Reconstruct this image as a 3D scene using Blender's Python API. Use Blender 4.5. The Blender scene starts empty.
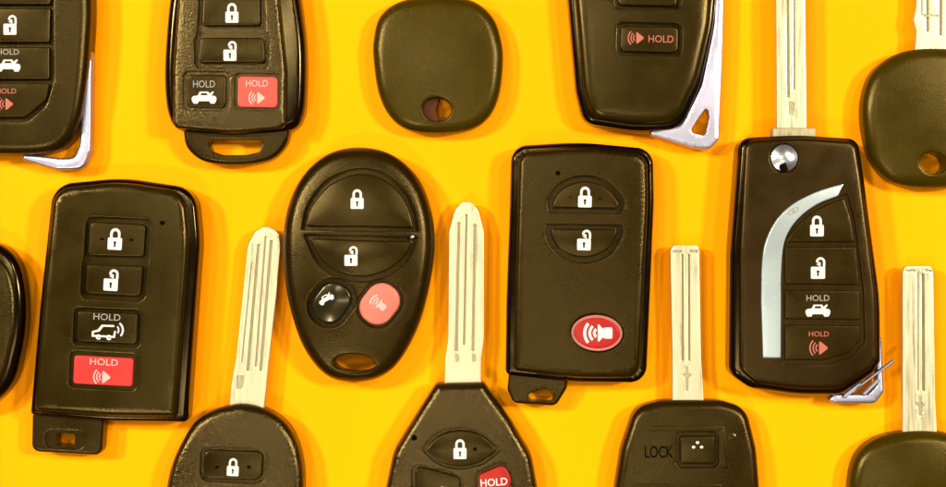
import bpy, bmesh, math, random
import numpy as np
from mathutils import Vector
from mathutils.geometry import delaunay_2d_cdt, tessellate_polygon
random.seed(4)
PI = math.pi
SC = 0.3171          # millimetres on the sheet per measured unit
CAMH = 500.0         # camera height in mm
scene = bpy.context.scene
COL = scene.collection

# ------------------------------------------------------------------ materials
def nodes_of(name):
    m = bpy.data.materials.new(name); m.use_nodes = True
    nt = m.node_tree; return m, nt, nt.nodes['Principled BSDF']

def plastic(name, base, rough=0.42, grain=0.25, gscale=2600, spec=0.29, var=0.05, coat=0.0, blotch=0.6):
    m, nt, b = nodes_of(name)
    N, L = nt.nodes.new, nt.links.new
    tc = N('ShaderNodeTexCoord')
    n1 = N('ShaderNodeTexNoise'); n1.inputs['Scale'].default_value = gscale; n1.inputs['Detail'].default_value = 3
    n2 = N('ShaderNodeTexNoise'); n2.inputs['Scale'].default_value = 90; n2.inputs['Detail'].default_value = 5
    n3 = N('ShaderNodeTexNoise'); n3.inputs['Scale'].default_value = 9000; n3.inputs['Detail'].default_value = 1
    for n in (n1, n2, n3): L(tc.outputs['Object'], n.inputs['Vector'])
    bp = N('ShaderNodeBump'); bp.inputs['Strength'].default_value = grain; bp.inputs['Distance'].default_value = 0.0002
    L(n1.outputs['Fac'], bp.inputs['Height']); L(bp.outputs['Normal'], b.inputs['Normal'])
    mr = N('ShaderNodeMapRange'); mr.inputs['From Min'].default_value = 0.3; mr.inputs['From Max'].default_value = 0.7
    mr.inputs['To Min'].default_value = rough - var; mr.inputs['To Max'].default_value = rough + var
    L(n2.outputs['Fac'], mr.inputs['Value']); L(mr.outputs['Result'], b.inputs['Roughness'])
    mx = N('ShaderNodeMix'); mx.data_type = 'RGBA'
    mx.inputs['A'].default_value = (*[c*(1-blotch) for c in base], 1)
    mx.inputs['B'].default_value = (*[min(1, c*(1+blotch)) for c in base], 1)
    ad = N('ShaderNodeMath'); ad.operation = 'MULTIPLY_ADD'; ad.inputs[1].default_value = 0.5; 
    L(n1.outputs['Fac'], ad.inputs[0])
    m2 = N('ShaderNodeMath'); m2.operation = 'MULTIPLY'; m2.inputs[1].default_value = 0.5
    L(n2.outputs['Fac'], m2.inputs[0]); L(m2.outputs[0], ad.inputs[2])
    L(ad.outputs[0], mx.inputs['Factor']); L(mx.outputs['Result'], b.inputs['Base Color'])
    b.inputs['Specular IOR Level'].default_value = spec; b.inputs['Specular Tint'].default_value = (1.0, 0.72, 0.26, 1)
    b.inputs['Coat Weight'].default_value = coat; b.inputs['Coat Roughness'].default_value = 0.12
    return m

def metal(name, base, rough=0.3, streak=True, metallic=1.0, bump=0.12, axis=(260, 30, 60), lo=0.8):
    m, nt, b = nodes_of(name)
    N, L = nt.nodes.new, nt.links.new
    tc = N('ShaderNodeTexCoord'); mp = N('ShaderNodeMapping'); mp.inputs['Scale'].default_value = axis
    L(tc.outputs['Object'], mp.inputs['Vector'])
    n1 = N('ShaderNodeTexNoise'); n1.inputs['Scale'].default_value = 8; n1.inputs['Detail'].default_value = 5
    L(mp.outputs['Vector'], n1.inputs['Vector'])
    bp = N('ShaderNodeBump'); bp.inputs['Strength'].default_value = bump; bp.inputs['Distance'].default_value = 0.0002
    L(n1.outputs['Fac'], bp.inputs['Height']); L(bp.outputs['Normal'], b.inputs['Normal'])
    mr = N('ShaderNodeMapRange'); mr.inputs['From Min'].default_value = 0.3; mr.inputs['From Max'].default_value = 0.7
    mr.inputs['To Min'].default_value = rough*0.7; mr.inputs['To Max'].default_value = rough*1.4
    L(n1.outputs['Fac'], mr.inputs['Value']); L(mr.outputs['Result'], b.inputs['Roughness'])
    mx = N('ShaderNodeMix'); mx.data_type = 'RGBA'
    mx.inputs['A'].default_value = (*[c*lo for c in base], 1); mx.inputs['B'].default_value = (*base, 1)
    mr2 = N('ShaderNodeMapRange'); mr2.inputs['From Min'].default_value = 0.35; mr2.inputs['From Max'].default_value = 0.6
    L(n1.outputs['Fac'], mr2.inputs['Value']); L(mr2.outputs['Result'], mx.inputs['Factor'])
    L(mx.outputs['Result'], b.inputs['Base Color'])
    b.inputs['Metallic'].default_value = metallic
    return m

def flat(name, col, rough=0.5):
    m, nt, b = nodes_of(name)
    N, L = nt.nodes.new, nt.links.new
    tc = N('ShaderNodeTexCoord'); n = N('ShaderNodeTexNoise'); n.inputs['Scale'].default_value = 1800
    L(tc.outputs['Object'], n.inputs['Vector'])
    mx = N('ShaderNodeMix'); mx.data_type = 'RGBA'
    mx.inputs['A'].default_value = (*[c*0.82 for c in col], 1); mx.inputs['B'].default_value = (*[min(1, c*1.1) for c in col], 1)
    L(n.outputs['Fac'], mx.inputs['Factor']); L(mx.outputs['Result'], b.inputs['Base Color'])
    b.inputs['Roughness'].default_value = rough; b.inputs['Specular IOR Level'].default_value = 0.3 if rough < 0.9 else 0.0
    return m

OL = (0.0118, 0.0056, 0.0002)
M_case = plastic('textured_black_plastic', OL, 0.25, 0.30, 2600)
M_face = plastic('satin_black_plastic', (0.0128, 0.0072, 0.0003), 0.23, 0.18, 2800)
M_grain = plastic('grained_black_plastic', (0.0105, 0.0048, 0.0003), 0.22, 0.85, 1500, spec=0.6)
M_rim = plastic('smooth_black_rim', (0.003, 0.0010, 0.0003), 0.15, 0.03, 3600, var=0.03)
M_btn = plastic('rubber_button_black', (0.0118, 0.0060, 0.0002), 0.26, 0.12, 3000)
M_gloss = plastic('glossy_black_button', (0.009, 0.008, 0.003), 0.24, 0.0, 3000, coat=0.2, var=0.03)
M_head = plastic('dull_brown_black_plastic', (0.027, 0.0165, 0.0002), 0.26, 0.30, 2200)
M_bezel = flat('pale_red_bezel', (0.42, 0.13, 0.10))
M_red = plastic('red_button_rubber', (0.43, 0.022, 0.026), 0.36, 0.12, 2500, blotch=0.12)
M_pink = plastic('coral_button_rubber', (0.66, 0.13, 0.095), 0.36, 0.1, 2500, blotch=0.12)
M_coral = plastic('square_coral_rubber', (0.58, 0.06, 0.05), 0.38, 0.1, 2500, blotch=0.12)
M_dred = plastic('deep_red_button', (0.30, 0.009, 0.012), 0.3, 0.05, 2500, blotch=0.12)
M_blade = metal('cut_nickel_blade', (0.52, 0.45, 0.27), 0.36, metallic=0.75, bump=0.01, axis=(160, 10, 30), lo=0.96)
M_blade_dull = metal('dull_nickel_groove_shade', (0.33, 0.28, 0.15), 0.4, metallic=0.5, bump=0.03)  # dull nickel, also on the collar; groove floors get their shade as colour
M_chrome = metal('polished_chrome_trim', (0.40, 0.38, 0.45), 0.30, metallic=0.9, bump=0.0, axis=(4, 4, 4), lo=0.98)
M_silver = metal('satin_silver_trim', (0.38, 0.43, 0.41), 0.28, metallic=0.6, bump=0.0, axis=(3, 3, 3), lo=0.97)
M_steel = metal('domed_steel_pivot', (0.42, 0.42, 0.42), 0.24, metallic=0.9, bump=0.02, axis=(8, 8, 8), lo=0.9)
M_white = flat('printed_white', (0.52, 0.51, 0.47))
M_soft = flat('faded_white_print', (0.25, 0.22, 0.18))
M_pprint = flat('faded_red_print', (0.36, 0.085, 0.05))
M_pale = flat('pale_pink_print', (0.68, 0.32, 0.28))
M_dark = flat('dark_recess_ink', (0.003, 0.002, 0.001), 0.95)

# ------------------------------------------------------------------ 2D outlines (measured units)
def resample(pts, step):
    pts = np.array(pts, float); n = len(pts)
    nxt = np.roll(pts, -1, 0); d = np.hypot(*(nxt-pts).T); cum = np.concatenate([[0], np.cumsum(d)])
    tot = cum[-1]; k = max(8, int(round(tot/step))); out = []
    for t in np.linspace(0, tot, k, endpoint=False):
        i = min(n-1, int(np.searchsorted(cum, t, 'right')-1)); f = (t-cum[i])/max(d[i], 1e-9)
        out.append(tuple(pts[i]*(1-f)+nxt[i]*f))
    return out

def spl(P, step=2.6):
    n = len(P); out = []
    P = [np.array(p, float) for p in P]
    for i in range(n):
        p0, p1, p2, p3 = P[i-1], P[i], P[(i+1) % n], P[(i+2) % n]
        for k in range(10):
            t = k/10
            out.append(tuple(0.5*((2*p1)+(-p0+p2)*t+(2*p0-5*p1+4*p2-p3)*t*t+(-p0+3*p1-3*p2+p3)*t**3)))
    return resample(out, step)

def rp(P, r=8, step=2.6):
    """polygon with rounded corners; P items (x, y[, r])"""
    n = len(P); out = []
    for i in range(n):
        a, b, c = (np.array(P[j % n][:2], float) for j in (i-1, i, i+1))
        rr_ = P[i][2] if len(P[i]) > 2 else r
        u, v = a-b, c-b; lu, lv = np.hypot(*u), np.hypot(*v); u /= lu; v /= lv
        ang = math.acos(max(-1, min(1, float(u@v))))
        t = min(rr_/max(math.tan(ang/2), 1e-4), lu*0.49, lv*0.49)
        if rr_ <= 0.01 or ang > 3.11: out.append(tuple(b)); continue
        p, q = b+u*t, b+v*t
        R = t*math.tan(ang/2); mid = (u+v)/np.hypot(*(u+v)); cen = b+mid*(R/math.sin(ang/2))
        a0 = math.atan2(*(p-cen)[::-1]); a1 = math.atan2(*(q-cen)[::-1]); da = (a1-a0+PI) % (2*PI)-PI
        k = max(4, int(abs(da)*R/ (step*0.6))+3)
        for s in range(k+1):
            aa = a0+da*s/k; out.append((cen[0]+R*math.cos(aa), cen[1]+R*math.sin(aa)))
    # subdivide long runs
    res = []
    for i, p in enumerate(out):
        q = out[(i+1) % len(out)]; d = math.hypot(q[0]-p[0], q[1]-p[1])
        if d < 1e-4: continue
        k = max(1, int(d/step))
        for s in range(k): res.append((p[0]+(q[0]-p[0])*s/k, p[1]+(q[1]-p[1])*s/k))
    return res

def op(*P):
    """smooth open run through points, for mixing with sharp corners in rp()"""
    P = [np.array(p, float) for p in P]; P = [2*P[0]-P[1]]+P+[2*P[-1]-P[-2]]; out = []
    for i in range(1, len(P)-2):
        p0, p1, p2, p3 = P[i-1:i+3]
        for k in range(6):
            t = k/6; q = 0.5*((2*p1)+(-p0+p2)*t+(2*p0-5*p1+4*p2-p3)*t*t+(-p0+3*p1-3*p2+p3)*t**3); out.append((q[0], q[1], 0.6))
    out[0] = (*out[0][:2], 3); out.append((P[-2][0], P[-2][1], 3))
    return out

def rot(P, cx, cy, deg):
    a = math.radians(deg); c, s = math.cos(a), math.sin(a)
    return [(cx+(p[0]-cx)*c-(p[1]-cy)*s, cy+(p[0]-cx)*s+(p[1]-cy)*c, *p[2:]) for p in P]

def rr(cx, cy, w, h, r=4, ang=0, step=2.0):
    P = [(cx-w/2, cy-h/2), (cx+w/2, cy-h/2), (cx+w/2, cy+h/2), (cx-w/2, cy+h/2)]
    return rp(rot(P, cx, cy, ang), r, step)

def el(cx, cy, rx, ry, ang=0, n=40):
    return rot([(cx+rx*math.cos(2*PI*k/n), cy+ry*math.sin(2*PI*k/n)) for k in range(n)], cx, cy, ang)

def ccw(P):
    P = np.array(P, float); x, y = P.T
    A = np.sum(x*np.roll(y, -1)-np.roll(x, -1)*y)
    return P if A > 0 else P[::-1].copy()

def inset(P, d):
    if abs(d) < 1e-9: return P.copy()
    e = np.roll(P, -1, 0)-P; e /= np.maximum(np.hypot(*e.T), 1e-9)[:, None]
    n = np.stack([-e[:, 1], e[:, 0]], 1); m = n+np.roll(n, 1, 0); l = np.hypot(*m.T)
    m /= np.maximum(l, 1e-9)[:, None]
    f = 1/np.maximum(np.sum(m*n, 1), 0.6)
    return P+m*(d*f)[:, None]

def inside(pts, poly):
    x, y = pts[:, 0][:, None], pts[:, 1][:, None]
    x0, y0 = poly.T; x1, y1 = np.roll(poly, -1, 0).T
    c = ((y0 > y) != (y1 > y)) & (x < (x1-x0)*(y-y0)/np.where(y1 == y0, 1e-12, y1-y0)+x0)
    return (c.sum(1) % 2) == 1

def dist(pts, poly):
    a = poly; b = np.roll(poly, -1, 0); ab = b-a
    ap = pts[:, None, :]-a[None]
    t = np.clip((ap*ab).sum(2)/np.maximum((ab*ab).sum(1), 1e-12), 0, 1)
    return np.hypot(*(np.moveaxis(ap-ab*t[..., None], 2, 0))).min(1)

# ------------------------------------------------------------------ key builder
SURF = {}
def conform(o, bm, lift=0.05):
    q = SURF.get(o.name) if o else None
    if not q: return
    Q, z, p, D = q
    V = np.array([(v.co.x, v.co.y) for v in bm.verts]); d = dist(V, Q)
    zz = z+p*(1-(1-np.clip(d/D, 0, 1))**2)
    top = max(v.co.z for v in bm.verts)
    for v, h in zip(bm.verts, zz): v.co.z += h+lift+p*0.3-top

class Key:
    def __init__(s, name, label, cat, cx, cy, top, dome=(0, 100, 100), group=None, zb=0.0):
        s.cx, s.cy, s.top = cx, cy, top
        s.k = (1-top/CAMH)*SC
        s.dome = dome; s.flat = False
        e = bpy.data.objects.new(name, None); COL.objects.link(e)
        e.empty_display_size = 0.01
        e.location = ((cx-473)*s.k/1000, (243.5-cy)*s.k/1000, 0)
        e['label'] = label; e['category'] = cat
        if group: e['group'] = group
        s.root = e
    def P(s, pts):
        return ccw([((p[0]-s.cx)*s.k, -(p[1]-s.cy)*s.k) for p in pts])
    def dz(s, x, y, z):
        h, a, b = s.dome
        if not h or s.flat: return 0
        r = min(1.3, (x/(a*s.k))**2+(y/(b*s.k))**2)
        return -h*r*max(0, min(1, z/s.top))
    def link(s, name, bm, mat, parent=None, sharp=35, recalc=True):
        for v in bm.verts:
            v.co.z += s.dz(v.co.x, v.co.y, v.co.z)
        for v in bm.verts: v.co *= 0.001
        if recalc: bmesh.ops.recalc_face_normals(bm, faces=bm.faces)
        for f in bm.faces: f.smooth = True
        for e in bm.edges:
            if len(e.link_faces) == 2 and e.calc_face_angle(0) > math.radians(sharp): e.smooth = False
        me = bpy.data.meshes.new(name); bm.to_mesh(me); bm.free()
        o = bpy.data.objects.new(name, me); COL.objects.link(o); me.materials.append(mat)
        o.parent = parent or s.root
        wn = o.modifiers.new('normals', 'WEIGHTED_NORMAL'); wn.keep_sharp = True; wn.weight = 80
        return o
    def solid(s, name, outline, rings, mat, pockets=(), parent=None, grid=1.4, sharp=35, pillow=0, mat2=None):
        """rings: (inset, z) from the bottom up; pockets: (outline, depth or None, chamfer)"""
        bm = bmesh.new()
        O = s.P(outline); loops = []
        for ins, z in rings:
            Q = inset(O, ins); loops.append([bm.verts.new((x, y, z)) for x, y in Q])
        for A, B in zip(loops, loops[1:]):
            n = len(A)
            for i in range(n): bm.faces.new((A[i], A[(i+1) % n], B[(i+1) % n], B[i]))
        T = rings[-1][1]; Q = inset(O, rings[-1][0]); bot = inset(O, rings[0][0])
        through = [s.P(p[0]) for p in pockets if p[1] is None]
        hl = []
        for pk in pockets:
            H = s.P(pk[0]); ch = pk[2] if len(pk) > 2 else 0.2
            E = inset(H, -ch); hl.append(E); cz = min(ch, 0.8*(pk[1] or 9))
            zf = rings[0][1] if pk[1] is None else T-pk[1]
            R = [[bm.verts.new((x, y, z)) for x, y in q] for q, z in ((E, T), (inset(H, -ch*0.3), T-cz*0.25), (H, T-cz), (H, zf))]
            n = len(H)
            for A, B in zip(R, R[1:]):
                for i in range(n): bm.faces.new((A[i], A[(i+1) % n], B[(i+1) % n], B[i]))
            if pk[1] is not None:
                nest = [s.P(q) for q in pk[3]] if len(pk) > 3 else []
                s.cap(bm, H, nest, zf, 1.6, mi=1 if mat2 else 0)
                for q in nest:
                    through.append(q); n = len(q)
                    A, B = ([bm.verts.new((x, y, z)) for x, y in q] for z in (zf, rings[0][1]))
                    for i in range(n): bm.faces.new((A[i], A[(i+1) % n], B[(i+1) % n], B[i]))
        s.cap(bm, Q, hl, T, grid, pillow)
        s.cap(bm, bot, through, rings[0][1], 50, up=False)
        bmesh.ops.remove_doubles(bm, verts=bm.verts, dist=0.0008)
        o = s.link(name, bm, mat, parent, sharp, recalc=False)
        if mat2: o.data.materials.append(mat2)
        return o
    def cap(s, bm, Q, holes, z, grid, pillow=0, up=True, mi=0):
        pts = [Q]+list(holes); edges = []; k = 0
        for q in pts:
            n = len(q); edges += [(k+i, k+(i+1) % n) for i in range(n)]; k += n
        V = np.concatenate(pts)
        lo, hi = Q.min(0), Q.max(0)
        if min(hi-lo) > grid*1.5:
            gx, gy = np.meshgrid(np.arange(lo[0]+grid/2, hi[0], grid), np.arange(lo[1]+grid/2, hi[1], grid))
            G = np.stack([gx.ravel(), gy.ravel()], 1)
            ok = inside(G, Q) & (dist(G, Q) > grid*0.45)
            for h in holes: ok &= ~inside(G, h) & (dist(G, h) > grid*0.45)
            V = np.concatenate([V, G[ok]])
        r = delaunay_2d_cdt([Vector(v) for v in V], edges, [], 0, 1e-6)
        vs = np.array([tuple(v) for v in r[0]]); tr = np.array(r[2])
        c = vs[tr].mean(1); ok = inside(c, Q)
        for h in holes: ok &= ~inside(c, h)
        if pillow:
            d = dist(vs, Q); D = d.max(); zz = z+pillow*(1-(1-np.clip(d/D, 0, 1))**2)
        else: zz = np.full(len(vs), z)
        bv = [bm.verts.new((x, y, w)) for (x, y), w in zip(vs, zz)]
        for t in tr[ok]:
            a, b_, c_ = vs[t]; ar = (b_[0]-a[0])*(c_[1]-a[1])-(b_[1]-a[1])*(c_[0]-a[0])
            if abs(ar) < 0.003*max(math.dist(a, b_), math.dist(b_, c_), math.dist(a, c_)): continue
            if (ar > 0) != up: t = t[::-1]
            bm.faces.new([bv[i] for i in t]).material_index = mi
    def button(s, outline, z0, z1, mat, label=None, pillow=0.15, name='button', gap=0.5, r=0.45, parent=None):
        rings = [(gap, z0-0.9), (gap, z1-r)]+[(gap+r*(1-math.cos(a)), z1-r+r*math.sin(a)) for a in (0.4, 0.8, 1.2, PI/2)]
        o = s.solid(name, outline, rings, mat, parent=parent, grid=1.0, sharp=50, pillow=pillow)
        o['btop'] = z1+pillow
        Q = inset(s.P(outline), gap+r); SURF[o.name] = (Q, z1, pillow, dist(np.mean(Q, 0)[None], Q)[0])
        if label: o['label'] = label
        return o
    def decal(s, name, polys, z, mat, parent, th=0.07):
        """thin raised print: polys = list of (outer, [holes]) in measured units"""
        bm = bmesh.new()
        for outer, holes in polys:
            loops = [s.P(outer)]+[s.P(h) for h in holes]
            top = []; botm = []
            for L in loops:
                a = [bm.verts.new((x, y, z)) for x, y in L]; b = [bm.verts.new((x, y, z-th*3)) for x, y in L]
                n = len(a)
                for i in range(n): bm.faces.new((b[i], b[(i+1) % n], a[(i+1) % n], a[i]))
                top += a; botm += b
            tris = tessellate_polygon([[Vector((x, y, 0)) for x, y in L] for L in loops])
            for t in tris:
                try: bm.faces.new([top[i] for i in t]); bm.faces.new([botm[i] for i in reversed(t)])
                except ValueError: pass
        conform(parent, bm); return s.link(name, bm, mat, parent)
    def text(s, txt, x, y, w, h, z, mat, parent, ang=0, name='lettering', bold=0.0):
        cu = bpy.data.curves.new('t', 'FONT'); cu.body = txt; cu.align_x = 'CENTER'; cu.align_y = 'CENTER'
        cu.extrude = 0.05; cu.offset = bold; cu.resolution_u = 3
        ob = bpy.data.objects.new('t', cu); COL.objects.link(ob)
        dg = bpy.context.evaluated_depsgraph_get(); me = bpy.data.meshes.new_from_object(ob.evaluated_get(dg))
        bpy.data.objects.remove(ob)
        bm = bmesh.new(); bm.from_mesh(me); bpy.data.meshes.remove(me)
        xs = [v.co.x for v in bm.verts]; ys = [v.co.y for v in bm.verts]
        mx, my = (min(xs)+max(xs))/2, (min(ys)+max(ys))/2; sx, sy = w/(max(xs)-min(xs)), h/(max(ys)-min(ys))
        a = math.radians(ang)
        for v in bm.verts:
            px, py = (v.co.x-mx)*sx, -(v.co.y-my)*sy
            qx, qy = px*math.cos(a)-py*math.sin(a), px*math.sin(a)+py*math.cos(a)
            v.co = ((x+qx-s.cx)*s.k, -(y+qy-s.cy)*s.k, z if v.co.z > 0 else z-0.2)
        conform(parent, bm); return s.link(name, bm, mat, parent)
    def icon(s, kind, x, y, h, z, mat, parent, ang=0, name='icon'):
        polys = []; h *= 0.94
        for outer, holes in ICONS[kind]:
            f = lambda L: rot([(x+a*h, y-b*h) for a, b in L], x, y, ang)
            polys.append((f(outer), [f(q) for q in holes]))
        return s.decal(name, polys, z, mat, parent)

def arc(cx, cy, r0, r1, a0, a1, n=14):
    A = [math.radians(a0+(a1-a0)*i/n) for i in range(n+1)]
    return [(cx+r1*math.cos(a), cy+r1*math.sin(a)) for a in A]+[(cx+r0*math.cos(a), cy+r0*math.sin(a)) for a in reversed(A)]
def box(x0, y0, x1, y1): return [(x0, y0), (x1, y0), (x1, y1), (x0, y1)]
def rbox(x0, y0, x1, y1, r): return rp(box(x0, y0, x1, y1), r, 0.2)
hole = [(0.07*math.cos(t), -0.17+0.07*math.sin(t)) for t in [PI*1.3-i*PI*1.6/8 for i in range(9)]]+[(0.045, -0.37), (-0.045, -0.37)]
body = rbox(-0.33, -0.5, 0.33, 0.06, 0.06)
ICONS = {
 'lock': [(body, [hole]), ([(-0.24, 0.06), (-0.24, 0.25)]+[(0.24*math.cos(t), 0.25+0.25*math.sin(t)) for t in [PI-i*PI/10 for i in range(11)]]+[(0.24, 0.06), (0.12, 0.06), (0.12, 0.24)]+[(0.12*math.cos(t), 0.24+0.13*math.sin(t)) for t in [i*PI/10 for i in range(1, 10)]]+[(-0.12, 0.24), (-0.12, 0.06)], [])],
 'unlock': [(body, [hole]), ([(0.12, 0.06), (0.12, 0.27)]+[(0.14+0.22*math.cos(t)-0.02, 0.28+0.22*math.sin(t)) for t in [PI-i*PI/10 for i in range(11)]]+[(0.34, 0.06), (0.23, 0.06), (0.23, 0.27)]+[(0.12+0.11*math.cos(t), 0.28+0.11*math.sin(t)) for t in [i*PI/10 for i in range(1, 10)]]+[(0.01, 0.18), (-0.10, 0.18)], [])],
 'trunk': [([(-1.0, -0.22), (-1.02, 0.02), (-0.88, 0.16), (-0.52, 0.2), (-0.36, 0.52), (0.36, 0.52), (0.44, 0.34), (0.74, 0.56), (0.80, 0.44), (0.60, 0.2), (0.90, 0.16), (1.02, 0.02), (1.0, -0.22), (0.86, -0.46), (0.54, -0.46), (0.42, -0.26), (-0.42, -0.26), (-0.54, -0.46), (-0.86, -0.46)], [[(-0.30, 0.22), (-0.22, 0.40), (0.22, 0.40), (0.30, 0.22)]])],
 'hatch': [([(-0.95, -0.34), (-0.95, 0.0), (-0.6, 0.12), (-0.35, 0.44), (0.42, 0.46), (0.46, 0.34), (-0.25, 0.32), (-0.45, 0.02), (-0.82, -0.08), (-0.82, -0.22), (0.40, -0.22), (0.46, 0.1), (0.56, 0.1), (0.52, -0.34)], []),
           (arc(-0.52, -0.34, 0.06, 0.17, 0, 340), []), (arc(0.14, -0.34, 0.06, 0.17, 0, 340), []),
           (arc(0.45, 0.15, 0.48, 0.60, -40, 55), []), (arc(0.40, 0.15, 0.28, 0.37, -35, 45), [])],
 'panic': [([(0.02, 0.46), (0.14, 0.44), (0.62, 0.06), (0.62, -0.06), (0.14, -0.44), (0.02, -0.46)], []),
           (arc(0.10, 0, 0.26, 0.35, 130, 230), []), (arc(0.10, 0, 0.46, 0.55, 132, 228), []), (arc(0.10, 0, 0.68, 0.78, 134, 226), [])],
 'horn': [([(0.04, 0.44), (0.10, 0.46), (0.30, 0.24), (0.44, 0.30), (0.78, 0.30), (0.82, 0.2), (0.82, -0.2), (0.78, -0.30), (0.44, -0.30), (0.30, -0.24), (0.10, -0.46), (0.04, -0.44)], []),
           (arc(0.10, 0, 0.18, 0.32, 125, 235), []), (arc(0.10, 0, 0.42, 0.56, 132, 228), []), (arc(0.10, 0, 0.68, 0.84, 138, 222), [])],
}

def shell(T, Rx=2.2, Rz=2.2, seam=None, bottom=1.4, belly=0.0):
    R = [(bottom, 0.0), (bottom*0.35, 0.5), (belly, 1.6)]
    if seam:
        R += [(belly*0.3, seam-0.02), (belly*0.3+0.32, seam+0.03), (0.32, seam+0.30), (0.0, seam+0.34)]
    else: R += [(0, (T-Rz)*0.6)]
    for i in range(9):
        a = PI/2*i/8; R.append((Rx*(1-math.cos(a)), T-Rz+Rz*math.sin(a)))
    return R
def blade_rings(z0, z1, c=0.3): return [(c, z0), (0, z0+c), (0, z1-c), (c*0.3, z1-c*0.3), (c, z1)]
def cyl(s, name, x, y, r, z0, z1, mat, parent=None, ch=0.3, pillow=0.0):
    return s.solid(name, el(x, y, r, r), [(0, z0), (0, z1-ch), (ch*0.3, z1-ch*0.3), (ch, z1)], mat, parent=parent, grid=0.8, pillow=pillow)

def blade(s, outline, pockets, z0=3.2, z1=5.8, name='key_blade', c=0.35):
    s.flat = True
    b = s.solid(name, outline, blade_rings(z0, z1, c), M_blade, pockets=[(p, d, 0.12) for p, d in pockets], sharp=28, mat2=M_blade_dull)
    s.flat = False
    return b

G = 'car keys and fobs laid in rows on the yellow sheet'

# ---- 1 top left fob, cut by the corner, chrome corner lug
s = Key('key_fob', 'black fob cut by the top left corner, with an L-shaped chrome lug along its edge', 'key fob', 5, 30, 11.5, (0.9, 90, 130), G)
out = spl([(5, -110), (60, -98), (84, -60), (89, 0), (87, 50), (83, 90), (77, 120), (66, 142), (45, 152), (5, 154), (-40, 150), (-68, 120), (-78, 50), (-80, 0), (-75, -60), (-50, -98)])
B = [rp([(-48, -70, 12), (50, -70, 12), (51, -32, 3), (-48, -32, 3)]), rp([(-48, -31), (51, -31), (51, 5), (-48, 5)], 2.5), rp([(-48, 7), (51, 7), (50, 43), (-48, 43)], 2.5),
     rp([(-48, 46), (50, 46), (50, 80), (-48, 80)], 2.5), rp([(-48, 82, 2.5), (50, 82, 2.5), (47, 100, 14), (25, 118, 16), (-25, 118, 16), (-46, 104, 14)])]
pk = rp([(-51, -73, 14), (53, -73, 14), (54, 80, 30), (46, 106, 18), (27, 122, 18), (-28, 122, 18), (-51, 106, 14)])
s.solid('case', out, shell(11.5, 3.4, 3.0, 4.5), M_case, [(pk, 2.4, 0.32)])
for i, b in enumerate(B):
    o = s.button(b, 10.2, 11.45, M_btn, pillow=0.08, gap=0.28)
    if i == 2: s.icon('unlock', 10, 25, 21, 11.6, M_white, o)
    if i == 3: s.icon('trunk', 8, 66, 13, 11.6, M_white, o); s.text('HOLD', 8, 52, 22, 5.5, 11.6, M_soft, o)
    if i == 4: s.icon('panic', 5, 104, 13, 11.6, M_pprint, o); s.text('HOLD', 6, 91, 20, 5, 11.6, M_pprint, o)
    if i == 1: s.icon('lock', 10, -13, 21, 11.6, M_white, o)
lug = rp([(85, 27, 1), (88, 60, 8), (86.5, 150, 6), (80, 168, 10), (52, 169, 8), (16, 158.5, 3), (20, 153, 3), (55, 157, 6), (70, 157, 8), (75, 145, 6), (77, 112, 8), (81, 75, 8)], step=1.6)
s.solid('chrome_lug', lug, [(0.35, 2.2), (0, 2.6), (0, 6.3), (0.25, 6.8), (0.75, 7.1)], M_chrome)

# ---- 2 fob with loop, four buttons, grainy
s = Key('key_fob', 'grainy black fob with a wide hanging loop and a square coral alarm button', 'key fob', 232, 40, 13, (0.8, 90, 120), G)
out = spl([(232, -78), (275, -68), (292, -40), (299, 0), (304, 45), (304, 90), (301, 115), (292, 128), (270, 132), (232, 133), (195, 132), (173, 127), (164, 110), (161, 80), (162, 45), (166, 0), (174, -42), (190, -68)])
s.solid('case', out, shell(9.8, 2.6, 3.2, 3.6), M_rim)
loop = spl([(183, 120), (180, 134), (185, 149), (203, 161), (237, 164), (267, 159), (282, 146), (287, 132), (285, 120), (262, 112), (232, 110), (205, 112)])
s.solid('hanging_loop', loop, shell(8.0, 1.6, 1.8, None, 1.0), M_case, [(rp([(203, 138), (262, 138), (257, 151), (243, 154), (220, 154), (208, 150)], 5, 1.6), None, 0.5)])
fp = rp([(182, -62, 20), (274, -62, 20), (279, 0, 60), (286, 70, 60), (285, 128, 7), (232, 133, 90), (172, 128, 7), (172, 70, 60), (177, 0, 60)])
B = [rp([(203, -34, 10), (260, -34, 10), (262, 27, 5), (200, 27, 5)]), rp([(199, 36), (265, 36), (267, 64), (196, 64)], 5), rr(206, 91, 43, 36, 6, 1), rr(257.5, 92, 43, 34, 6, 1)]
pock = [(rp([(200, -38, 10), (264, -38, 10), (266, 31, 3), (270, 40, 5), (269, 68, 6), (194, 68, 6), (194, 40, 5), (197, 31, 3)], 6), 2.4, 0.32), (rr(206, 91, 47, 40, 7, 1), 1.0, 0.3), (rr(257.5, 92, 47, 38, 7, 1), 1.0, 0.3)]
f = s.solid('faceplate', fp, [(0, 8), (0, 11.6), (0.3, 12.4), (0.8, 12.85), (1.5, 13)], M_grain, pock)
for i, (b, m) in enumerate(zip(B, (M_btn, M_btn, M_btn, M_coral))):
    o = s.button(b, 12, 13.0+(0.3 if i == 3 else 0), m, 'coral alarm button' if i == 3 else None, parent=f)
    z = o['btop']-0.02
    if i == 0: s.icon('lock', 232, 13, 21, z, M_white, o)
    if i == 1: s.icon('unlock', 230, 51, 21, z, M_white, o)
    if i == 2: s.icon('trunk', 204, 98, 13, z, M_white, o); s.text('HOLD', 204, 84, 22, 7, z, M_soft, o)
    if i == 3: s.icon('panic', 257, 98, 13, z, M_pale, o); s.text('HOLD', 257, 83.5, 22, 6.5, z, M_pale, o)

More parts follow.
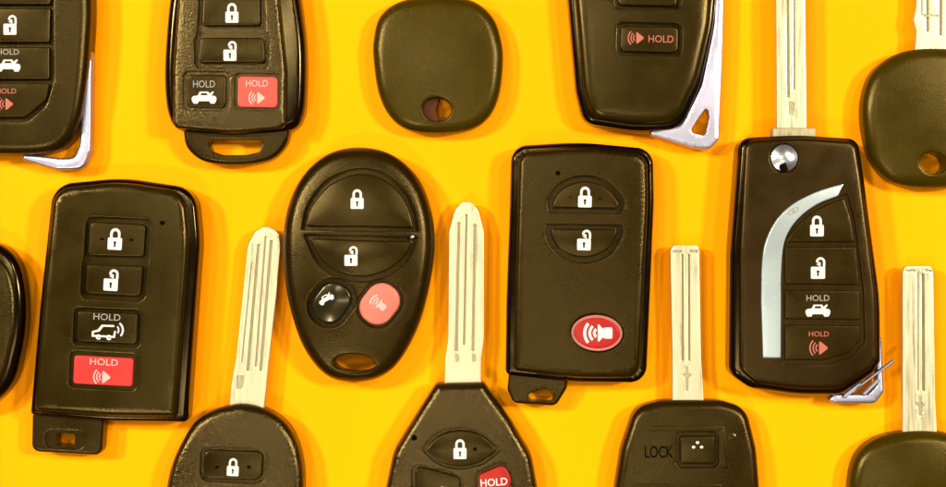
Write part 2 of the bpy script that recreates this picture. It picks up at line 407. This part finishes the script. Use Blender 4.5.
# ---- transponder heads without buttons
def head_back(label, cx, cy, out, hx, hy, hw, hh, bw, top=8.5):
    s = Key('car_key', label, 'car key', cx, cy, top, (1.4, 75, 80), G)
    pk = [(el(hx, hy, hw, hh), None, 0.4)]
    s.solid('key_head', out, shell(top, 3.2, 3.0, 3.4), M_head, pk)
    return s
o3 = spl([(438, -5), (472, -1), (493, 16), (502, 42), (503, 66), (499, 95), (489, 116), (470, 129), (438, 133), (408, 129), (389, 115), (378, 92), (373, 60), (373, 38), (380, 14), (402, -1)])
s = Key('car_key', 'blank black key head with a ring hole and no blade showing', 'car key', 438, 64, 9, (1.5, 70, 75), G)
s.solid('key_head', o3, shell(9, 3.4, 3.0, 3.6), M_head,
        [(el(437, 109, 14.5, 11.8), None, 1.0)])
s.solid('hole_shade_plate', rp([(419, 94), (441, 94), (436, 108), (441, 124), (419, 124)], 2, 1.4), [(0, 1.0), (0, 5.2), (0.3, 5.6)], plastic('reddish_brown_hole_shade', (0.05, 0.008, 0.003), 0.4, 0.1))  # added plate, its dark red-brown stands in for shade inside the hole

# ---- 4 fob with pointed chrome corner, top right of centre
s = Key('key_fob', 'smooth black fob with a pale chrome corner loop around a triangular opening', 'key fob', 645, 30, 12, (1.3, 90, 130), G)
out = rp([(560, -110, 22), (712, -110, 22), (722, -40, 120), (716, 25, 160), (703, 84, 90), (683, 128, 24), (640, 131, 260), (585, 122, 17), (577, 90, 80), (571, 20, 200)])
s.solid('case', out, shell(9.0, 1.6, 2.0, 3.4), M_rim)
inn = rp([(567, -104, 22), (706, -104, 22), (716, -40, 120), (711, 25, 160), (698, 80, 90), (678, 121, 24), (640, 124, 260), (592, 117, 19), (584, 90, 80), (578, 20, 200)])
B = [rr(648, -8, 62, 30, 5, 1), rr(649.5, 39, 61, 29, 6, 1.5), rr(646, -55, 62, 30, 5, 1)]
f = s.solid('faceplate', inn, [(0, 8), (0, 10.2), (0.25, 10.9), (0.9, 11.5), (1.9, 11.85), (3.2, 12)], M_face, [(rr(648, -8, 66, 34, 7, 1), 2.4, 0.32), (rr(649.5, 39, 65, 33, 7, 1.5), 2.4, 0.32), (rr(646, -55, 66, 34, 7, 1), 2.4, 0.32)])
for i, b in enumerate(B):
    o = s.button(b, 11.2, 11.95, M_btn, parent=f, pillow=0.08)
    z = o['btop']
    if i == 1: s.icon('panic', 636, 38, 13, z, M_pprint, o); s.text('HOLD', 661, 39, 25, 7, z, M_pprint, o, 1)
    if i == 0: s.icon('trunk', 638, -9, 13, z, M_soft, o); s.text('HOLD', 661, -8, 22, 6, z, M_soft, o)
    if i == 2: s.icon('unlock', 646, -55, 20, z, M_white, o)
lug = rp([(721, -60, 2), (728, -60, 2), (726, 40, 30), (722, 138, 6), (712, 149, 9), (695, 147, 8), (653, 134, 3), (653, 130, 2), (684, 124, 12), (704, 84, 30), (716, 25, 40)], step=1.8)
s.solid('chrome_corner_loop', lug, [(0.35, 2.2), (0, 2.6), (0, 6.6), (0.25, 7.2), (0.8, 7.5)], M_chrome, [(rp([(710, 104, 2.5), (712, 116, 4), (708, 135, 4), (692, 131, 3), (700, 118, 8)], 3, 1.2), None, 0.3)])

# ---- 5 left middle fob
A5 = 4.0
s = Key('key_fob', 'black fob with four stacked buttons, red rectangular one lowest, and a slotted tab below', 'key fob', 115, 300, 13, (0.9, 95, 135), G)
out = rp([(49, 184, 24), (120, 177, 160), (193, 188, 26), (198, 240, 150), (185, 424, 6), (105, 423, 300), (26, 417, 5), (37, 300, 300)])
s.solid('case', out, shell(10.5, 1.5, 2.2, 4.2), M_rim)
tab = rp([(27, 408), (100, 413), (97, 458), (26, 454)], 8)
s.solid('key_tab', tab, shell(8.0, 1.1, 1.1, None, 0.8), M_case, [(rr(60, 442, 40, 19, 8, 3), 0.8, 0.3, [rr(60, 442, 19, 13, 3, 3)])])
inn = rp([(52, 188, 22), (120, 181, 160), (184, 191, 24), (189, 240, 150), (176, 418, 5), (105, 417, 300), (32, 412, 5), (41, 300, 300)])
B = [rp([(88, 220, 6), (147, 223, 6), (145, 258.5, 4), (86, 257, 4)]), rp([(85, 263, 4), (144.5, 264.5, 4), (142, 298, 6), (83, 295, 6)]), rr(107, 327.5, 64, 34, 5, 2.5), rr(103, 371, 63, 32, 5, 3)]
f = s.solid('faceplate', inn, [(0, 8), (0, 11), (0.25, 11.9), (0.8, 12.6), (1.7, 13)], M_face,
   [(rp([(86, 216, 8), (150, 219, 8), (149, 259, 3), (148, 265, 3), (145, 302, 8), (80, 299, 8), (82, 262, 3), (83.5, 256, 3)]), 2.4, 0.32), (rr(107, 327.5, 68, 38, 6, 2.5), 2.4, 0.32), (rr(103, 371, 68, 37, 6, 3), 1.1, 0.4)])
for i, (b, m) in enumerate(zip(B, (M_btn, M_btn, M_btn, M_red))):
    o = s.button(b, 12.1, 12.95+(0.2 if i == 3 else 0), m, 'red alarm button' if i == 3 else None, parent=f, pillow=0.1)
    z = o['btop']
    if i == 0:
        s.icon('lock', 115, 239, 23, z, M_white, o, 3)
    if i == 1: s.icon('unlock', 111, 280, 23, z, M_white, o, 3)
    if i == 2: s.icon('hatch', 107, 332, 17, z, M_white, o, 3); s.text('HOLD', 107, 317, 27, 6.5, z, M_soft, o, 3)
    if i == 3: s.icon('panic', 102, 377, 14, z, M_pale, o, 3); s.text('HOLD', 104, 362, 28, 6.5, z, M_pale, o, 3)
for x, y in ((102, 239), (131, 240)): s.solid('side_mark', rr(x, y, 4, 2.2, 1, 3), [(0, 12.8), (0, 13.12)], M_dark)
cyl(s, 'indicator_lamp', 162, 223, 2.6, 12.5, 13.02, M_dark, f, 0.1)

# ---- 7 oval fob
s = Key('key_fob', 'egg-shaped black fob with two half-moon buttons over a glossy oval and a coral oval button', 'key fob', 357, 265, 14, (3.2, 76, 119), G)
out = spl([(353, 146), (388, 152), (416, 175), (430, 208), (434, 242), (430, 280), (418, 326), (399, 362), (378, 379), (350, 384), (323, 376), (301, 348), (287, 306), (281, 262), (283, 216), (297, 180), (322, 155)])
l7 = rp(op((303, 227), (309, 207), (325, 186), (345, 175), (363, 172), (382, 177), (399, 190), (410, 208), (415, 229)))
u7 = rp(op((414, 240), (408, 254), (394, 268), (376, 276), (358, 278), (338, 273), (319, 260), (306, 237)))
t7, p7 = rr(331, 303, 38, 46, 18, 38), rr(379.5, 304, 38, 46, 18, 38)
s.solid('case', out, shell(14, 3.6, 5.0, 4.0, 2.2), M_case,
  [(rp(op((300, 230), (306, 205), (323, 182), (344, 171), (363, 168), (384, 173), (402, 187), (414, 207), (419, 232))), 2.2, 0.32),
   (rp(op((418, 237), (411, 257), (397, 271), (377, 280), (358, 282), (336, 277), (316, 263), (302, 234))), 2.2, 0.32),
   (rr(331, 303, 44, 52, 21, 38), 2.4, 0.5), (rr(379.5, 304, 41, 49, 19, 38), 2.4, 0.32), (el(354, 364, 21.5, 9.5, 3), None, 0.7)])
o = s.button(l7, 12.5, 13.9, M_btn, pillow=0.25); s.icon('lock', 357, 199, 21, o['btop']-0.04, M_white, o)
o = s.button(u7, 12.5, 13.9, M_btn, pillow=0.25); s.icon('unlock', 351, 256, 21, o['btop']-0.04, M_white, o)
o = s.button(t7, 12.3, 14.0, M_gloss, 'glossy oval trunk button', pillow=0.4, r=0.8); s.icon('trunk', 326, 299, 8.5, o['btop']-0.1, M_white, o, -30)
o = s.button(p7, 12.3, 14.3, M_pink, 'coral oval alarm button', pillow=0.4, r=0.8); s.icon('horn', 378, 303, 12, o['btop']-0.04, M_pale, o, 40)
cyl(s, 'chrome_stud', 412, 237, 1.9, 12.8, 14.05, M_steel, None, 0.2)

# ---- 9 centre right fob
s = Key('key_fob', 'rectangular black fob with an oval red alarm button near its foot and small tab', 'key fob', 582, 263, 12.5, (0.7, 80, 125), G)
out = rp([(512, 145, 17), (580, 141, 300), (655, 148, 18), (656, 200, 300), (648, 384, 17), (580, 384, 300), (506, 376, 6), (507, 300, 300), (510, 220, 300)])
s.solid('case', out, shell(9.5, 1.4, 2.0, 4.0), M_rim)
tab = rp([(510, 368, 3), (570, 374, 3), (568, 390, 6), (557, 408, 9), (514, 405, 9), (508, 392, 6)])
s.solid('key_tab', tab, shell(7.6, 1.1, 1.1, None, 0.8), M_case, [(rp([(527, 396, 4), (545, 390, 5), (556, 393, 4), (554, 404, 4), (533, 403, 4)], 4, 1.3), None, 0.35)])
inn = rp([(519, 151, 15), (580, 147, 300), (648, 154, 15), (649, 200, 300), (640, 378, 14), (580, 379, 300), (514, 371, 5), (515, 300, 300), (517, 220, 300)])
l9 = rp(op((552, 209), (552, 202), (560, 189), (572, 182), (586, 179.5), (601, 183), (612, 191), (620, 202), (619, 210)))
u9 = rp(op((618, 228), (618, 236), (610, 249), (598, 256), (584, 259), (570, 256), (558, 249), (550, 237), (550, 227)))
f = s.solid('faceplate', inn, [(0, 8), (0, 10.8), (0.2, 11.5), (0.6, 12.1), (1.4, 12.5)], M_case,
  [(rp(op((549, 212.5), (548, 201), (557, 186), (571, 178), (586, 175.5), (603, 179), (616, 189), (624, 202), (622, 213.5))), 2.4, 0.32),
   (rp(op((622, 225), (622, 237), (613, 252), (600, 260), (584, 263), (568, 260), (555, 252), (546, 238), (547, 224))), 2.4, 0.32), (el(597, 333, 27, 19.5, 3), 2.4, 0.32)])
o = s.button(l9, 11.6, 12.5, M_btn, parent=f, pillow=0.15); s.icon('lock', 585, 197, 22, o['btop']-0.02, M_white, o, 1)
o = s.button(u9, 11.6, 12.5, M_btn, parent=f, pillow=0.15); s.icon('unlock', 584, 240, 22, o['btop']-0.02, M_white, o, 1)
for x, y in ((571, 197), (600, 198)): s.solid('side_mark', el(x, y, 1.8, 1.5), [(0, 12.3), (0, 12.64)], M_rim)
o = s.button(el(597, 333, 24.5, 17, 3), 11.6, 12.7, M_dred, 'oval deep red alarm button', parent=f, pillow=0.15); s.icon('horn', 597, 333, 20, o['btop'], M_white, o)
s.solid('alarm_bezel', el(597, 333, 25.4, 17.9, 3), [(0, 12.0), (0, 12.55), (0.12, 12.6)], M_bezel, [(el(597, 333, 24.6, 17.1, 3), 0.5, 0.05)])
cyl(s, 'indicator_lamp', 558, 173, 2.6, 12.2, 12.52, M_dark, f, 0.1)

# ---- 10 flip key
s = Key('flip_key', 'black flip key with its blade out, a curved silver stripe and round steel pivot', 'flip key', 800, 265, 13, (0.6, 80, 130), G)
out = rp([(741, 137, 13), (800, 134, 300), (861, 138, 13), (867, 180, 200), (883, 300, 300), (883.5, 362, 7), (876, 374, 10), (843, 396, 24), (800, 396, 200), (752, 389, 22), (731, 374, 16), (732, 250, 300)])
buts = [rp(op((785.5, 243), (790, 234), (802, 220), (820, 207), (845, 197))+[(852, 218, 40), (856, 243, 2)], 2),
        rp([(784, 246), (857, 246), (861, 286), (784, 285)], 2), rp([(784, 289), (861, 290), (862, 321), (784, 320)], 2),
        rp([(784, 324, 2), (862, 325, 2), (862, 340, 8), (850, 354, 14), (826, 361, 14), (784, 361, 2)])]
s.solid('case', out, shell(11.8, 1.8, 2.6, 5.0), M_rim, [])
inn = rp([(746, 140, 11), (800, 137, 300), (857, 141, 11), (863, 180, 200), (878, 300, 300), (878.5, 358, 8), (871, 370, 9), (841, 390, 22), (800, 390, 200), (757, 384, 20), (740, 370, 14), (740, 250, 300)])
pk = rp(op((783, 248), (789, 232), (801, 217), (820, 204), (848, 194))+[(855, 218, 40), (864, 290, 60), (866, 342, 9), (852, 358, 15), (827, 365, 15), (783, 365, 2)])
f = s.solid('faceplate', inn, [(0, 10), (0, 12), (0.25, 12.5), (0.8, 12.9), (1.5, 13)], plastic('matte_black_plastic', (0.0105, 0.0036, 0.0002), 0.28, 0.15, 2800), [(pk, 0.7, 0.3), (el(784.5, 158, 14.8, 14.8), 0.8, 0.3)])
for i, b in enumerate(buts):
    o = s.button(b, 12.1, 12.9, M_btn, parent=f, pillow=0.08, gap=0.25)
    z = o['btop']
    if i == 0: s.icon('lock', 817, 226, 22, z, M_white, o)
    if i == 1: s.icon('unlock', 818, 268, 23, z, M_white, o)
    if i == 2: s.icon('trunk', 818, 311, 13, z, M_white, o); s.text('HOLD', 818, 298, 23, 6, z, M_soft, o)
    if i == 3: s.icon('panic', 819, 348, 15, z, M_pprint, o); s.text('HOLD', 819, 334, 20, 5, z, M_pprint, o)
cres = rp(op((761, 300), (762, 262), (766, 240), (777, 219), (793, 204), (814, 193), (832, 187), (844, 184))+op((838, 196), (818, 204), (801, 216), (789, 231), (783, 248), (781, 275), (781, 300))+[(781, 358, 1), (763, 358, 1)], 1, 1.8)
s.solid('silver_stripe', cres, [(0, 12), (0, 13.1), (0.2, 13.35), (0.5, 13.4)], M_silver)
s.decal('stripe_emblem', [(el(793, 211, 6.5, 2.6, -32), [el(793, 211, 5, 1.5, -32)]), (el(793, 211, 1.4, 2.4, -32), [])], 13.46, M_soft, None)
cyl(s, 'pivot_screw', 784.5, 158, 13.6, 11, 13.5, M_steel, None, 0.5, 0.9)
s.solid('pivot_notch', rp([(778, 166), (785, 162), (788, 172), (781, 172)], 2, 1), [(0, 12.8), (0, 14.25)], M_rim)
blade(s, rp([(779, -60, 3), (808, -60, 3), (810, 129, 1), (780, 129, 1)]), [(rp([(789, -40), (792, -40), (793, 96), (790, 96)], 1.2, 1.5), 0.8), (rp([(796, -40), (798.5, -40), (798.5, 88), (796.5, 88)], 1, 1.5), 0.5), (rp([(791, 101), (798, 101), (797, 114), (792, 114)], 2, 1.5), 0.3)], 5.5, 8.3)
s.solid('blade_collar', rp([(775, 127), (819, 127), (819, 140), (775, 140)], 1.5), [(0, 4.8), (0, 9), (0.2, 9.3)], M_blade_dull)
lug = rp([(834, 403, 2), (838, 396, 2), (873, 396, 5), (882, 387, 5), (882, 340, 2), (887.5, 338, 2), (890, 394, 7), (881, 406, 8), (840, 406, 3)], step=1.5)
s.solid('chrome_corner_loop', lug, [(0.3, 2.5), (0, 2.9), (0, 6.0), (0.3, 6.5), (0.7, 6.7)], M_chrome)
for a, b_, w in (((860, 391), (899, 362), 1.6), ((848, 399), (866, 385), 2.4), ((868, 397), (884, 381), 2.0)):
    ax = math.degrees(math.atan2(b_[1]-a[1], b_[0]-a[0])); L_ = math.hypot(b_[0]-a[0], b_[1]-a[1])
    s.solid('ring_wire', rr((a[0]+b_[0])/2, (a[1]+b_[1])/2, L_, w*2, w*0.95, ax, 1.0), [(0.3, 6.4), (0, 6.8), (0, 7.3), (0.3, 7.7)], M_chrome)

# ---- 6 bottom left key
s = Key('car_key', 'black key whose round-tipped blade leans right, one padlock button on its grainy head', 'car key', 235, 480, 10, (1.2, 75, 85), G)
out = spl([(233, 405), (262, 409), (285, 424), (298, 448), (303, 480), (300, 515), (285, 545), (235, 556), (185, 545), (167, 515), (165, 487), (176, 451), (198, 419)])
pk = rr(233, 465, 66, 36, 10, 2)
s.solid('key_head', out, shell(10, 2.8, 3.0, 3.8), M_grain, [(pk, 1.8, 0.32)])
o = s.button(rr(233, 465, 62, 32, 9, 2), 9.4, 10.0, M_btn, pillow=0.12); s.icon('lock', 233, 467, 19, o['btop']-0.02, M_white, o, 3)
for x in (217, 249): s.solid('side_mark', el(x, 467, 2, 1.5), [(0, 9.8), (0, 10.16)], M_dark)
bl = [(227, 412, 1), (229, 388, 1), (234, 360, 20), (246, 246, 20), (254, 231, 9), (266, 225, 9), (277, 233, 9), (279, 246, 20), (275, 290, 60), (266, 372, 10), (262, 412, 1)]
ln = lambda x0, y0, x1, y1, w: rp([(x0-w/2, y0, 1), (x0+w/2, y0, 1), (x1+w/2, y1, 1), (x1-w/2, y1, 1)], 0.8, 1.6)
blade(s, rp(bl), [(ln(257, 244, 246, 372, 3), 0.7), (ln(264, 236, 254, 368, 2), 0.5), (ln(270, 240, 259, 372, 3), 0.7), (ln(250, 262, 240, 364, 1.6), 0.4), (rr(238, 383, 7, 14, 2, 5), 0.35)])

# ---- 8 centre key
s = Key('car_key', 'black key with a red HOLD button, its pointed blade between the egg-shaped and rectangular fobs', 'car key', 462, 470, 10.5, (1.2, 80, 90), G)
out = rp([(436, 384, 6), (484, 383, 6), (512, 422, 60), (532, 456, 40), (540, 500, 40), (530, 550, 30), (462, 566, 60), (392, 550, 30), (383, 500, 40), (393, 452, 40), (416, 415, 60)])
l8 = rp(op((424, 450), (434, 438), (447, 431), (462, 429), (478, 432), (490, 440), (498, 450), (486, 461), (474, 466), (461, 468), (446, 466), (434, 460)))
u8 = rp([(413, 464, 8), (440, 470, 30), (461, 476, 12), (464, 500, 8), (440, 520, 10), (414, 510, 10)])
p8 = rp([(477, 474, 7), (505, 462, 12), (513, 478, 12), (509, 510, 10), (478, 510, 8)])
h8 = rp([(436, 524, 8), (490, 524, 8), (484, 546, 8), (442, 546, 8)])
grow = lambda P, c, f: [(c[0]+(p[0]-c[0])*f, c[1]+(p[1]-c[1])*f) for p in P]
s.solid('key_head', out, shell(10.5, 2.6, 3.2, 4.0), M_grain, [(grow(l8, (461, 449), 1.07), 1.8, 0.3), (grow(u8, (438, 492), 1.07), 1.8, 0.3), (grow(p8, (495, 488), 1.08), 1.8, 0.3), (grow(h8, (462, 535), 1.07), 1.8, 0.3)])
o = s.button(l8, 9.9, 10.5, M_btn, pillow=0.25); s.icon('lock', 460, 449, 21, o['btop']-0.04, M_white, o)
o = s.button(u8, 9.9, 10.5, M_btn, pillow=0.2); s.icon('unlock', 440, 496, 20, o['btop']-0.04, M_white, o)
o = s.button(p8, 9.9, 10.8, M_dred, 'deep red alarm button', pillow=0.2); s.text('HOLD', 494, 482, 27, 7.5, o['btop']-0.02, M_white, o, -4, bold=0.012); s.icon('panic', 494, 497, 13, o['btop']-0.03, M_white, o)
s.button(h8, 9.9, 10.5, M_btn, pillow=0.15)
cyl(s, 'moulded_dot', 414, 438, 3, 9.8, 10.56, M_dark, None, 0.1); cyl(s, 'moulded_dot', 475, 449, 2, 10, 10.76, M_dark, None, 0.1)
blade(s, rp([(444, 390, 1), (445, 360, 2), (448, 340, 10), (449, 232, 20), (455, 210, 16), (466, 197, 9), (478, 209, 16), (484, 232, 20), (484, 340, 10), (481, 362, 2), (481, 390, 1)]),
      [(ln(459, 222, 456, 352, 3), 0.7), (ln(466.5, 214, 464, 346, 2.4), 0.7), (ln(475, 224, 473, 352, 3), 0.7), (rr(457, 359, 4, 8, 1.5), 0.3), (rr(474, 359, 4, 8, 1.5), 0.3)])

# ---- 11 bottom key with LOCK
s = Key('car_key', 'black key whose head reads LOCK beside a square button, square-ended blade pointing up', 'car key', 688, 480, 9.5, (1.2, 75, 85), G)
out = rp([(636, 408, 26), (662, 401, 40), (722, 401, 40), (748, 409, 26), (758, 450, 60), (762, 500, 60), (748, 552, 26), (688, 560, 90), (628, 552, 26), (614, 500, 60), (622, 450, 60)])
s.solid('key_head', out, shell(9.5, 2.6, 2.8, 3.8), M_case, [(rr(697.5, 450, 43, 36, 6), 1.8, 0.3)])
f = s.solid('moulded_frame', rp([(648, 426), (725, 426), (728, 469), (723, 469), (720, 431), (648, 431)], 1.5, 1.5), [(0, 9.0), (0, 9.62), (0.2, 9.75)], M_case)
o = s.button(rr(697.5, 450, 38, 31, 5), 8.8, 9.7, M_btn, pillow=0.1)
s.decal('icon', [(el(697.5+dx, 445+dy, 1.7, 1.4), []) for dx, dy in ((0, -2.5), (-4, 2), (4, 2))], o['btop'], M_white, o)
s.text('LOCK', 659, 452, 28, 12, 9.62, M_dark, None, 0, bold=0.01)
s.text('UNLOCK', 655, 512, 34, 11, 9.62, M_dark, None, 0, bold=0.01)
o = s.button(rr(698, 512, 38, 31, 5), 9.0, 9.9, M_btn, pillow=0.1)
s.solid('moulded_bar', rp([(636, 484), (722, 484), (722, 488), (636, 488)], 1.5, 1.5), [(0, 9.0), (0, 9.62), (0.2, 9.75)], M_case)
cyl(s, 'moulded_dot', 733, 437, 4.2, 8.8, 9.6, M_face, None, 0.2, 0.1)
blade(s, rp([(674, 408, 1), (674, 360, 8), (672, 252, 8), (675, 245, 3), (699, 245, 3), (701, 252, 8), (703, 360, 8), (706, 408, 1)]),
      [(ln(684, 254, 684.5, 362, 2.2), 0.8), (ln(690.5, 254, 691, 362, 2.2), 0.8), (rr(678.5, 251.5, 10, 2.2, 0.6), 0.6), (rr(696, 251.5, 10, 2.2, 0.6), 0.6), (rp([(687, 368), (690, 368), (690, 374), (694, 376), (690, 379), (690, 392), (687, 392), (687, 379), (684, 376), (687, 374)], 0.6, 1), 0.3)])

# ---- 12 bottom right key
s = Key('car_key', 'plain brownish black key cut by the bottom right corner, square-ended blade pointing up', 'car key', 922, 480, 9.5, (2.6, 75, 70), G)
out = spl([(922, 432), (958, 437), (982, 456), (991, 490), (986, 530), (965, 556), (922, 562), (880, 556), (858, 530), (852, 492), (860, 457), (884, 438)])
s.solid('key_head', out, shell(9.5, 3.4, 3.4, 3.8), M_head)
blade(s, rp([(906, 440, 1), (906, 400, 8), (906, 272, 8), (909, 266, 3), (934, 266, 3), (937, 272, 8), (939, 400, 8), (941, 440, 1)]),
      [(ln(926.5, 274, 927, 392, 3.0), 0.9), (ln(921.5, 274, 921.5, 392, 1.2), 0.4), (rr(914, 271, 10, 1.6, 0.6), 0.4), (rr(932, 271, 7, 1.6, 0.6), 0.4), (rp([(922, 398), (925, 398), (925, 404), (929, 406), (925, 409), (925, 417), (922, 417), (922, 409), (919, 406), (922, 404)], 0.6, 1), 0.3)])

# ---- 13 top right key
s = Key('car_key', 'plain black key with a ring hole, cut by the right edge, blade leaving the top', 'car key', 936, 118, 9.5, (1.5, 75, 75), G)
out = spl([(936, 47), (972, 51), (996, 68), (1007, 95), (1005, 130), (992, 168), (970, 184), (936, 188), (904, 185), (885, 174), (871, 150), (865, 112), (870, 82), (882, 64), (904, 51)])
s.solid('key_head', out, shell(9.5, 3.8, 3.2, 3.8), M_head, [(el(934.5, 163, 14, 11, 8), None, 0.7)])
blade(s, rp([(918, 55, 1), (920, 30, 3), (917, 18, 3), (920, 4, 3), (920, -150, 10), (938, -172, 8), (956, -150, 10), (956, 4, 3), (958, 30, 3), (957, 55, 1)]),
      [(ln(930, -130, 931, 30, 2.8), 0.8), (ln(945, -130, 944, 34, 3), 0.8), (ln(925, -130, 925, 14, 1.4), 0.4), (rr(934, 14, 16, 2, 0.8), 0.3)])

# ---- 14 left edge fob
s = Key('key_fob', 'dark fob cut by the left edge, only its rounded right side showing', 'key fob', -38, 325, 11, (2.0, 75, 100), G)
out = spl([(-38, 238), (-5, 244), (13, 260), (21, 288), (22, 322), (17, 356), (8, 385), (-12, 406), (-38, 412), (-66, 404), (-86, 378), (-97, 322), (-90, 270), (-70, 246)])
s.solid('case', out, shell(10.0, 2.2, 3.0, 3.8), M_rim)
s.solid('faceplate', grow(out, (-38, 325), 0.86), [(0, 8), (0, 10.2), (0.4, 10.7), (1.2, 11)], M_case)

# ------------------------------------------------------------------ sheet
bm = bmesh.new()
bmesh.ops.create_grid(bm, x_segments=60, y_segments=60, size=0.9)
me = bpy.data.meshes.new('yellow_sheet'); bm.to_mesh(me); bm.free()
for p in me.polygons: p.use_smooth = True
sh = bpy.data.objects.new('ground', me); COL.objects.link(sh); sh['kind'] = 'structure'; sh['label'] = 'smooth yellow foam sheet under the keys'
m, nt, b = nodes_of('yellow_foam_sheet')
N, L = nt.nodes.new, nt.links.new
tc = N('ShaderNodeTexCoord')
n1 = N('ShaderNodeTexNoise'); n1.inputs['Scale'].default_value = 9; n1.inputs['Detail'].default_value = 3
mp = N('ShaderNodeMapping'); mp.inputs['Scale'].default_value = (1.0, 0.35, 1); mp.inputs['Rotation'].default_value = (0, 0, 0.1)
L(tc.outputs['Object'], mp.inputs['Vector']); L(mp.outputs['Vector'], n1.inputs['Vector'])
n2 = N('ShaderNodeTexNoise'); n2.inputs['Scale'].default_value = 1500; n2.inputs['Detail'].default_value = 2
L(tc.outputs['Object'], n2.inputs['Vector'])
b1 = N('ShaderNodeBump'); b1.inputs['Strength'].default_value = 0.5; b1.inputs['Distance'].default_value = 0.006
b2 = N('ShaderNodeBump'); b2.inputs['Strength'].default_value = 0.12; b2.inputs['Distance'].default_value = 0.0002
L(n1.outputs['Fac'], b1.inputs['Height']); L(n2.outputs['Fac'], b2.inputs['Height']); L(b1.outputs['Normal'], b2.inputs['Normal']); L(b2.outputs['Normal'], b.inputs['Normal'])
mx = N('ShaderNodeMix'); mx.data_type = 'RGBA'
mx.inputs['A'].default_value = (0.94, 0.255, 0.0, 1); mx.inputs['B'].default_value = (0.95, 0.345, 0.0, 1)
L(n1.outputs['Fac'], mx.inputs['Factor']); L(mx.outputs['Result'], b.inputs['Base Color'])
b.inputs['Roughness'].default_value = 0.55; b.inputs['Specular IOR Level'].default_value = 0.03
me.materials.append(m)

# ------------------------------------------------------------------ lamps, world, camera
def lamp(name, x, y, z, sx, sy, power, col):
    l = bpy.data.lights.new(name, 'AREA'); l.shape = 'RECTANGLE'; l.size = sx; l.size_y = sy; l.energy = power; l.color = col
    o = bpy.data.objects.new(name, l); COL.objects.link(o); o.location = (x, y, z)
    o.rotation_euler = (Vector((0, 0, 0))-Vector((x, y, z))).to_track_quat('-Z', 'Y').to_euler()
    return o
WARM = (1.0, 0.93, 0.80)
lamp('ceiling_lamp_far_left', -1.4, 0.50, 1.5, 0.2, 0.2, 43, WARM)
lamp('ceiling_lamp_upper_left', -0.80, 0.62, 1.5, 0.16, 0.16, 11, WARM)
lamp('ceiling_lamp_far_right', 1.28, 0.32, 1.5, 0.2, 0.2, 35, WARM)
lamp('ceiling_lamp_upper_right', 0.75, 0.62, 1.5, 0.16, 0.16, 9, WARM)
lamp('ceiling_lamp_lower_left', -0.50, -0.90, 1.5, 0.18, 0.18, 10, WARM)
lamp('ceiling_panel_upper', -0.14, 0.29, 1.6, 0.36, 0.10, 3.2, (1.0, 0.94, 0.84))
lamp('ceiling_panel_lower', 0.02, -0.27, 1.6, 0.60, 0.08, 3.2, (1.0, 0.94, 0.84))

w = bpy.data.worlds.new('World'); scene.world = w; w.use_nodes = True
nt = w.node_tree; N, L = nt.nodes.new, nt.links.new; bg = nt.nodes['Background']
tc = N('ShaderNodeTexCoord'); n = N('ShaderNodeTexNoise'); n.inputs['Scale'].default_value = 2.3; n.inputs['Detail'].default_value = 2
L(tc.outputs['Generated'], n.inputs['Vector'])
cr = N('ShaderNodeValToRGB'); cr.color_ramp.elements[0].position = 0.38; cr.color_ramp.elements[1].position = 0.62
cr.color_ramp.elements[0].color = (0.10, 0.07, 0.03, 1); cr.color_ramp.elements[1].color = (1.0, 0.88, 0.62, 1)
L(n.outputs['Fac'], cr.inputs['Fac']); L(cr.outputs['Color'], bg.inputs['Color']); bg.inputs['Strength'].default_value = 0.13

cam = bpy.data.cameras.new('camera'); co = bpy.data.objects.new('camera', cam); COL.objects.link(co)
co.location = (0, 0, CAMH/1000); cam.sensor_width = 36
cam.lens = 36*(CAMH)/(946*SC); cam.clip_start = 0.01; cam.clip_end = 10
scene.camera = co
scene.view_settings.view_transform = 'Standard'; scene.view_settings.look = 'None'
scene.view_settings.exposure = 0; scene.view_settings.gamma = 1
scene.cycles.max_bounces = 6
scene.cycles.use_denoising = True
